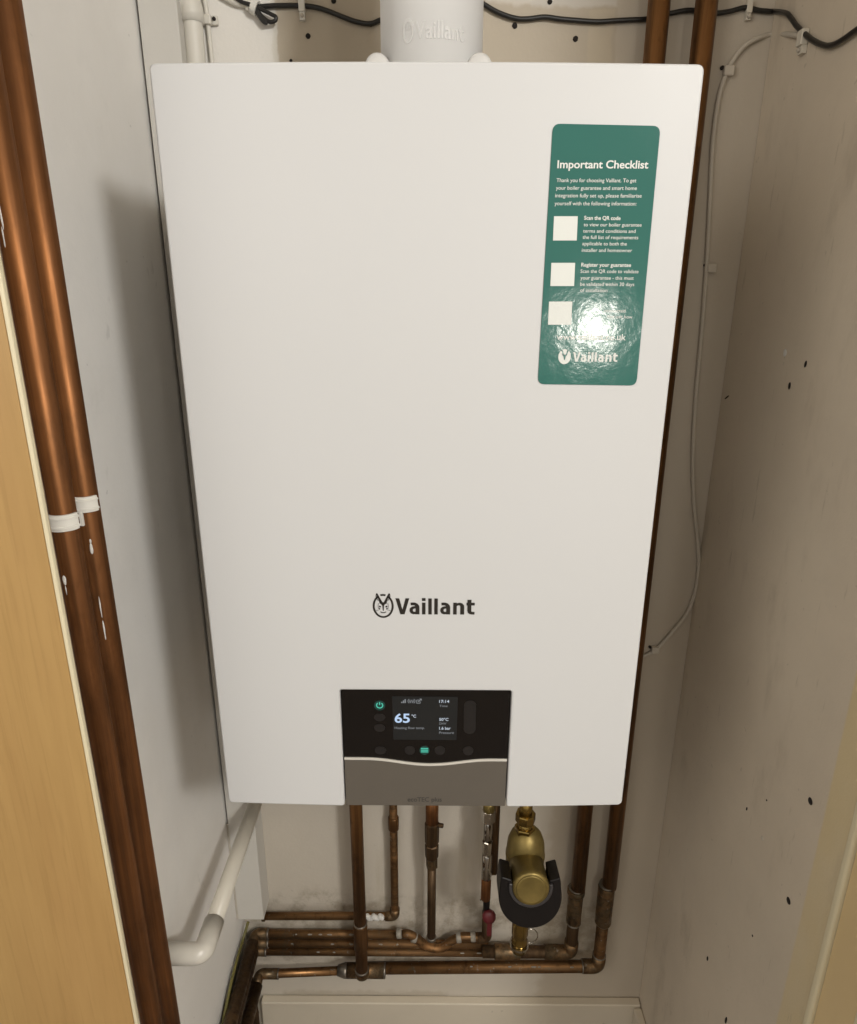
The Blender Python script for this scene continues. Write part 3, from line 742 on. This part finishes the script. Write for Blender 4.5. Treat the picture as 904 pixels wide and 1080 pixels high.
obj('tube', tube([(le.x-.017, YE-.024, le.z), (le.x-.017, -.085, le.z)], .0115, n=20), 'copper_dark', t1, label='brown tube running forward along the side wall')
XF = at(266.5, 1030, YE).x
for k, py in enumerate((1015, 1042, 1056, 1070)):
    p = at(267, py, YE)
    lab = ('brown forward running tube just above the lowest elbow in the left corner', 'brown forward running tube directly under the lowest elbow in the left corner', 'brown forward running tube level with the skirting top in the left corner', 'lowest brown forward running tube in the left corner, at the bottom of the picture')[k]
    solo('floor_pipe', tube([(XF-.008, YE+.004, p.z), (XF-.008, -.085, p.z)], .0125, n=20), 'copper_dark', lab, 'pipe', (p.x, YE, p.z), 'brown pipes running forward beside the left wall')
solo('riser_pipe', tube([(XF, YE-.012, .01), (XF, YE-.012, le.z-.004)], .0085, n=20), 'copper_dark', 'short brown upright tube dropping to the floor from the lowest elbow in the left corner', 'pipe', (XF, YE, .01))
# runs along the back wall that turn forward along the left wall
YH = YB-.016
def run(py, pxr, label, extra=None, dx=0, mat='copper_h'):
    a = at(276+dx, py, YH); b = at(pxr, py+.5, YH)
    t = thing('copper_pipe', label, 'pipe', (a.x, YH, a.z), 'thin copper pipes run along the foot of the wall')
    pts = [(b.x, YH, a.z), (a.x, YH, a.z)]
    obj('tube', tube(pts, .0077, n=20), mat, t)
    ex = a.x-.016
    obj('elbow', tube([(a.x+.008, YH, a.z), (ex, YH, a.z), (ex, YH-.024, a.z)], .0093, .010, n=20), 'fitting', t)
    obj('solder_ring', mklathe(rcyl(.0098, .0035, .001), (a.x+.007, YH, a.z), (1, 0, 0), n=20), 'solder', t)
    obj('tube', tube([(ex, YH-.02, a.z), (ex, -.085, a.z)], .0115, n=20), 'copper_dark', t, label='brown tube running forward along the side wall')
    return t, a, b
r1, a1, b1 = run(984.5, 420, 'topmost of the three close copper pipes, dipping under the narrow valve tube', dx=2)
r2, a2, b2 = run(994.5, 515, 'middle of the three close copper pipes low on the wall', dx=2)
r3, a3, b3 = run(1003.0, 520, 'lowest of the three close copper pipes low on the wall', dx=0)
YHf = YH-.012
S = [V((b1.x, YH, a1.z))] + [at(px, py, YHf) for px, py in ((430, 985), (440, 990), (449, 997), (458, 1000), (467, 999), (477, 992), (487, 988), (500, 988), (512, 989))]
obj('bend', sweep(bmesh.new(), catmull(S), .0079, 18), 'copper_h', r1, label='shiny s shaped bend')
for px, py in ((421, 984.5), (437, 988), (484, 989), (499, 988)):
    p = at(px, py, YHf); obj('solder_ring', mklathe(rcyl(.0092, .010, .002), p-V((.005, 0, 0)), (1, 0, -.35 if px == 437 else .1), n=20), 'flux', r1)

for t_, x0_, x1_2, z_, y_ in ((r2, a2.x, b2.x, a2.z, YH), (r3, a3.x, b3.x, a3.z, YH), (r1, a1.x, b1.x, a1.z, YH), (v2, p_t.x, x2b-.03, el.z, YV)):
    for k in range(5):
        xx = random.uniform(x0_+.01, x1_2-.01); rr_ = .0077 if t_ is not v2 else .011
        obj('flux_spot', splat(V((xx, y_-rr_*.72, z_+rr_*.62)), (random.uniform(.003, .008), .0014, .0016)), 'flux', t_)
# P2: thin pipe right of P1 with an elbow back to the left
p2t = at(418.5, 852, YH-.006); x2p = (p2t.x+at(413, 955, YH-.006).x)/2; z2 = at(414, 966, YH-.006).z; l2 = at(279, 966, YH-.006)
t2 = thing('copper_pipe', 'thin paint spattered copper pipe with an elbow, right of the thick pipe', 'pipe', (x2p, YH-.006, z2))
obj('tube', tube([(x2p, YH-.006, zb0+.06), (x2p, YH-.006, z2), (l2.x, YH-.006, l2.z)], .0072, .010, n=20), 'copper_h', t2)
obj('elbow', tube([(x2p, YH-.006, z2+.018), (x2p, YH-.006, z2), (x2p-.018, YH-.006, z2)], .0090, .010, n=20), 'fitting', t2)
bm = bmesh.new()
for k in range(9): ball(bm, (x2p-.024-.004*k, YH-.011, z2+.002+.002*sin(k*2)), (.005, .006, .0055), 8)
obj('paint_splash', bm, 'paint_spot', t2, label='white paint daubed over the pipe')
obj('tube_end', mklathe(rcyl(.0096, .006, .001), (l2.x-.004, YH-.006, l2.z), (1, 0, 0), n=20), 'fitting', t2)
obj('coupling', mklathe(rcyl(.0096, .028, .002), (x2p, YH-.006, at(418, 872, YH).z), n=20), 'copper_old', t2)

# P3: narrow valve tube under the middle
YG = YB-.045
x3 = at(455.5, 900, YG).x
za, zb_, zc, zd = at(455, 866, YG).z, at(455, 905, YG).z, at(455, 914, YG).z, at(455, 989, YG).z
t3 = thing('gas_pipe', 'narrow tube with a brown valve body below the middle of the boiler', 'pipe', (x3, YG, zd))
obj('tube', mklathe([(.0112, 0), (.0112, .06)], (x3, YG, za-.004), n=24), 'copper_bright', t3, label='bright copper stub')
obj('valve_body', mklathe([(.0100, zb_-za), (.0118, zb_-za+.004), (.0122, zb_-za+.03), (.0105, zb_-za+.032), (.0125, zb_-za+.036), (.0128, -.004), (.0110, 0)], (x3, YG, za), n=8), 'copper_dark', t3, smooth=False)
obj('nut', mklathe([(.0105, 0), (.0105, zb_-zc)], (x3, YG, zc), n=6), 'fitting', t3, smooth=False)
obj('tube', mklathe([(.0078, 0), (.0078, zc-zd)], (x3, YG, zd), n=20), 'copper_dark', t3, label='dull narrow tube')
obj('solder_ring', mklathe(rcyl(.0096, .006, .001), (x3, YG, zd-.002), n=20), 'solder', t3)
obj('screw', mklathe(rcyl(.004, .010), (x3+.010, YG-.004, za-.004), (1, -.3, 0), n=14), 'copper_dark', t3)

# filling valve: chrome with red handle
YR = YB-.070
x4 = at(514, 900, YR).x
def Z(py, Y=YR): return at(514, py, Y).z
t4 = thing('filling_valve', 'chrome isolating valve with a small red lever, left of the brass filter', 'valve', (x4, YR, Z(990)))
def seg(parent, mat, py0, py1, r0, r1=None, n=24, name='tube', dx=0, smooth=True, Y=YR, X=None):
    z0, z1 = Z(py1, Y), Z(py0, Y); r1 = r1 or r0; c_ = min(.0012, r0*.2)
    return obj(name, mklathe([(r1-c_, 0), (r1, c_), (r0, z1-z0-c_), (r0-c_, z1-z0)], ((X if X is not None else x4)+dx, Y, z0), n=n), mat, parent, smooth=smooth)
seg(t4, 'brass_dull', 846, 856, .010)
seg(t4, 'chrome', 854, 866, .0115, n=6, name='nut', smooth=False)
seg(t4, 'chrome', 866, 886, .0078, name='valve_body')
seg(t4, 'chrome', 886, 900, .0092, .0080, n=8, name='nut', smooth=False)
seg(t4, 'chrome', 900, 926, .0088, name='valve_body')
seg(t4, 'copper_bright', 926, 948, .0086)
seg(t4, 'black_rubber', 940, 964, .0060, name='tube', dx=.002)
bm = tube([V((x4+.011, YR+.012, Z(846))), V((x4+.012, YR+.012, Z(925)))], .0085, n=14, wob=.004)
obj('braided_tube', bm, 'copper_dark', t4)
hc = at(516, 969, YR-.012)
h_ = obj('lever', mklathe([(.004, 0), (.0115, .001), (.0125, .004), (.0115, .009), (.005, .011)], hc+V((0, .008, 0)), (0, -1, .3), n=12), 'red', t4, label='red plastic lever')
obj('lever_arm', mkbox(hc+V((-.0035, -.003, -.038)), hc+V((.0055, .003, -.006))), 'red', h_, smooth=False, bevel=.0015)
p = at(510, 989, YHf); q_ = at(514, 962, YHf)
obj('elbow', tube([(p.x-.012, YHf, p.z), (p.x+.006, YHf, p.z), (q_.x, YHf, q_.z)], .0096, .012, n=20), 'copper_dark', t4)

# magnetic filter in brass with black collar
YM = .225
bx = at(554, 900, YM).x
fl = thing('magnetic_filter', 'brass filter body with a black collar hanging under the right of the boiler', 'filter', (bx, YM, at(553, 1000, YM).z))
ZM = lambda py: at(553, py, YM).z
def lm(name, prof, mat, n=40, smooth=True, dx=0):
    z0 = ZM(prof[0][1]); return obj(name, mklathe([(r, ZM(py)-z0) for r, py in prof], (bx+dx, YM, z0), n=n), mat, fl, smooth=smooth)
lm('inlet_nut', [(.0145, 866), (.0155, 865), (.0155, 858), (.0145, 857)], 'brass', n=8, smooth=False, dx=-.003)
lm('union_nut', [(.0150, 879), (.0160, 878), (.0160, 872), (.0150, 871)], 'brass', n=6, smooth=False, dx=-.003)
lm('cast_band', [(.0296, 903), (.0308, 902), (.0308, 899), (.0296, 898)], 'brass_dull')
lm('inlet_stub', [(.0100, 866), (.0100, 840)], 'brass', dx=-.003)
lm('neck', [(.0130, 880), (.0125, 874), (.0112, 871), (.0120, 865)], 'brass', dx=-.003)
lm('body', [(.0240, 935), (.0285, 925), (.0300, 912), (.0300, 896), (.0285, 887), (.0240, 880), (.0165, 875), (.010, 873)], 'brass_dull')
c0 = V((bx, YM, ZM(903))); c1 = at(560.5, 938.5, YM-.075)
ax = (c1-c0).normalized(); L = (c1-c0).length; RC = .0262
obj('branch', mklathe([(RC, 0), (RC, L-.012), (RC+.0008, L-.010), (RC+.0008, L-.004), (RC-.0006, L-.001), (RC-.003, L)], c0, ax, n=64), 'brass_dull', fl)
cap_ = obj('end_cap', mklathe([(RC-.0035, 0), (RC-.004, .0012), (RC-.0065, .0008), (.001, .0003)], c0+ax*(L+.0001), ax, n=64), 'brass_dull', fl)
dn = V((0, -.25, -1))
bm = bmesh.new(); arc_band(bm, c0+ax*(L-.052), ax, dn, RC+.0025, lambda t: RC+.0190+.025*max(0, cos(t))**1.6, .044, -108, 108, 48)
obj('magnet_collar', bm, 'black_rubber', fl, smooth=False, bevel=.004, seg=4, label='black plastic magnet collar open at the top')
obj('collar_rim', arc_band(bmesh.new(), c0+ax*(L-.020), ax, dn, RC+.0010, RC+.0065, .016, -100, 100, 48), 'collar_rim', fl, smooth=False, bevel=.0015)
lm('outlet', [(.0075, 1004), (.0130, 1001), (.0130, 990), (.0110, 988), (.0135, 984), (.0135, 972), (.012, 940)], 'brass', dx=-.001)
obj('outlet_ring', arc_band(bmesh.new(), (bx-.001, YM, ZM(996)), (0, 0, 1), (0, -1, 0), .0138, .0162, .004, 0, 359, 40), 'chrome', fl, smooth=False)
rr = [V((bx+.018+.013*cos(t), YM+.01, ZM(993)+.016*sin(t))) for t in [2*pi*k/24 for k in range(25)]]
obj('key_ring', sweep(bmesh.new(), rr, .0009, 8, cap=False), 'chrome', fl)

# earth wire
XE = XL+.008
pts = [at(262, 972, YX+.02)] + [atx(px, py, XE) for px, py in ((256, 992), (250, 1012), (243, 1040), (236, 1075), (230, 1110))]
solo('earth_wire', sweep(bmesh.new(), catmull(pts), .0026, 10), 'earth', 'yellow and green earth wire beside the brown pipes, low on the left', 'wire', pts[-1])

# ------------------------------------------------------------------ cables
YC = YB-.004
def P(px, py, Y=YC): return at(px, py, Y)
cb = thing('black_cable', 'black cable tacked across the top of the wall, bunched into loops on the left', 'cable', P(262, 4))
seg1 = [P(px, py) for px, py in ((236, -12), (252, -1), (262, 4), (272, 7), (290, 6), (318, 6), (334, 8), (347, 12), (362, 18), (376, 23), (391, 25), (404, 20), (430, 12), (480, 4), (505, 2), (511, 5), (525, 13), (542, 19), (556, 20), (574, 18), (590, 20), (607, 21.5), (630, 23), (647, 22), (665, 21), (683, 20), (697, 16), (708, 14), (725, 11), (740, 12), (754, 14), (770, 12), (786, 8), (800, 11), (811, 12), (817, 12))]
seg2 = [atx(px, py, XR-.005) for px, py in ((829, 14), (835, 20), (840, 27), (848, 35), (858, 43), (870, 48), (879, 47), (890, 41), (904, 31), (930, 14))]
obj('sheath', sweep(bmesh.new(), catmull(seg1+seg2, 5), .0029, 10), 'black_cable', cb)
lp = [P(px, py, YC-.006) for px, py in ((268, 6), (276, 10), (286, 15), (291, 18), (290, 22), (284, 23), (277, 18), (271, 10), (268, 6), (273, 13), (278, 20), (281, 24), (278, 23), (272, 15), (266, 6), (255, 2), (244, -6))]
obj('loop', sweep(bmesh.new(), catmull(lp, 6), .0024, 10), 'black_cable', cb)
ctag = 'white cable clips along the top of the wall'
def cclip(px, py, w, h, label, Y=YB, wallx=None, mat='clip'):
    p = at(px, py, Y) if wallx is None else atx(px, py, wallx)
    t = thing('cable_clip', label, 'cable clip', p, ctag)
    if wallx is None:
        bm = mkbox((p.x-w/2, Y-.008, p.z-h/2), (p.x+w/2, Y-.0006, p.z+h/2))
        n_ = mklathe(rcyl(.0022, .003, .0005), (p.x, Y-.006, p.z-h*.75), (0, -1, 0), n=12); f_ = mkbox((p.x-w*.4, Y-.006, p.z-h), (p.x+w*.4, Y-.0006, p.z-h*.5+.0005))
    else:
        bm = mkbox((wallx-.009, p.y-w/2, p.z-h/2), (wallx-.0006, p.y+w/2, p.z+h/2))
        n_ = mklathe(rcyl(.0022, .003, .0005), (wallx-.006, p.y, p.z-h*.75), (-1, 0, 0), n=12); f_ = mkbox((wallx-.006, p.y-w*.4, p.z-h), (wallx-.0006, p.y+w*.4, p.z-h*.5+.0005))
    obj('saddle', bm, mat, t, smooth=False, bevel=.0012); obj('nail_tab', f_, mat, t, smooth=False); obj('nail', n_, 'joint_bead', t)
cclip(319, 5, .008, .018, 'white cable clip on the bare plaster, left of the flue', mat='clip')
cclip(788.5, 9, .007, .014, 'white cable clip right of the two copper uprights at the top', mat='old_clip')
cclip(851, 40, .012, .016, 'white cable clip on the right hand wall near the corner, holding two cables', wallx=XR, mat='old_clip')
bm = bmesh.new(); p = P(266, 6, YC-.004); arc_band(bm, p, (1, 0, -.5), (0, 0, 1), .0055, .0085, .007, 0, 359, 20)
solo('cable_tie', bm, 'clip', 'white tape band round the bunched black cable loops', 'cable tie', p, smooth=False)
bm = sweep(bmesh.new(), catmull([P(225, -12, YC), P(238, -3, YC), P(250, 3, YC), P(263, 4, YC), P(262, 12, YC)], 6), .0045, 10)
solo('painted_cable', bm, 'painted_pipe', 'thick pale painted cable entering at the top left above the boiler', 'cable', P(250, 3))

wc = [atx(px, py, XR-.004) for px, py in ((850, 39), (838, 37))] + [P(px, py) for px, py in ((818, 36), (800, 40), (786, 48), (775, 61), (766, 78), (758, 105), (752, 150), (749, 210), (746, 270), (741, 340), (734, 420), (731, 480), (732, 530), (736, 570), (737, 600), (733, 625), (724, 648), (708, 668), (692, 685), (676, 693), (660, 697))]
wcab = thing('painted_cable', 'brownish painted over cable looping down the wall right of the boiler', 'cable', P(740, 400))
obj('sheath', sweep(bmesh.new(), catmull(wc, 6), .0030, 10), 'brown_painted', wcab)
for px, py in ((767, 76), (749, 283), (690, 684)):
    p = P(px, py, YB); t = thing('cable_clip', {767: 'painted over cable clip near the top of the brownish cable, by a nail head', 749: 'painted over cable clip halfway down the brownish cable', 690: 'painted over cable clip at the low end of the brownish cable, beside the boiler'}[px], 'cable clip', p, 'painted clips on the brownish cable')
    obj('saddle', mkbox((p.x-.0065, YB-.009, p.z-.006), (p.x+.0065, YB-.0006, p.z+.006)), 'brown_painted', t, smooth=False, bevel=.002)
    obj('nail', mklathe(rcyl(.0024, .004, .0006), (p.x-.008, YB-.0005, p.z+.004), (0, -1, 0), n=12), 'hole', t)

# painted pipe and cable at the top left
YPp = YB-.020
pa = at(206.5, 60, YPp); pt_ = at(204, 8, YPp); zz = at(204, 2, YPp).z
pv = thing('painted_pipe', 'white painted pipe at the top left with an elbow, beside the corner boxing', 'pipe', (pa.x, YPp, 1.6))
obj('tube', tube([(pa.x, YPp, 1.5), (pa.x, YPp, zz), (pa.x-.09, YPp, zz+.005)], .0117, .014, n=24), 'painted_pipe', pv)
obj('elbow', tube([(pa.x, YPp, zz-.022), (pa.x, YPp, zz), (pa.x-.05, YPp, zz+.004)], .0140, .014, n=24), 'painted_pipe', pv)
pc = [at(px, py, YB-.004) for px, py in ((213, -20), (216, 0), (219, 22), (223, 60), (228, 110))]
cv = thing('painted_cable', 'thin white painted cable running down beside the painted pipe', 'cable', pc[3])
obj('sheath', sweep(bmesh.new(), catmull(pc, 5), .0030, 10), 'painted_pipe', cv)
p = at(220, 23, YB); t = thing('cable_clip', 'painted clip with a dark nail on the thin cable at top left', 'cable clip', p)
obj('saddle', mkbox((p.x-.009, YB-.011, p.z-.0055), (p.x+.006, YB-.0006, p.z+.0055)), 'painted_pipe', t, smooth=False, bevel=.002)
obj('nail_tab', mkbox((p.x+.006, YB-.006, p.z-.005), (p.x+.013, YB-.0006, p.z+.005)), 'painted_pipe', t, smooth=False, bevel=.001)
obj('nail', mklathe(rcyl(.0022, .003, .0005), (p.x+.009, YB-.0055, p.z+.001), (0, -1, 0), n=12), 'hole', t)

# ------------------------------------------------------------------ light
w = bpy.data.worlds.new('World'); bpy.context.scene.world = w; w.use_nodes = True
bg = w.node_tree.nodes['Background']; bg.inputs[0].default_value = (1.0, .975, .93, 1); bg.inputs[1].default_value = .64
def lamp(name, loc, power, rad, col):
    l = bpy.data.lights.new(name, 'POINT'); l.energy = power; l.shadow_soft_size = rad; l.color = col
    o = bpy.data.objects.new(name, l); C.objects.link(o); o.location = loc; return o
lamp('ceiling_lamp', (.98, -1.61, 2.21), 78, .14, (1.0, .99, .965))
lamp('room_bounce_fill', (-1.05, -1.15, 1.95), 26, .45, (1.0, .94, .85))  # added soft fill, stands in for bounce from the unseen room
# a small low lamp in the room, seen mirrored in the glossy sticker
Pm = at(625, 346, 0); dvec = Pm-CAM; rdir = V((dvec.x, -dvec.y, dvec.z)).normalized()
lamp('room_lamp', Pm+rdir*1.5, 5.5, .048, (1.0, .95, .86))

sc = bpy.context.scene
sc.view_settings.view_transform = 'Standard'; sc.view_settings.look = 'None'
sc.view_settings.exposure = 0.34; sc.view_settings.gamma = 1
sc.render.engine = 'CYCLES'
sc.cycles.max_bounces = 8
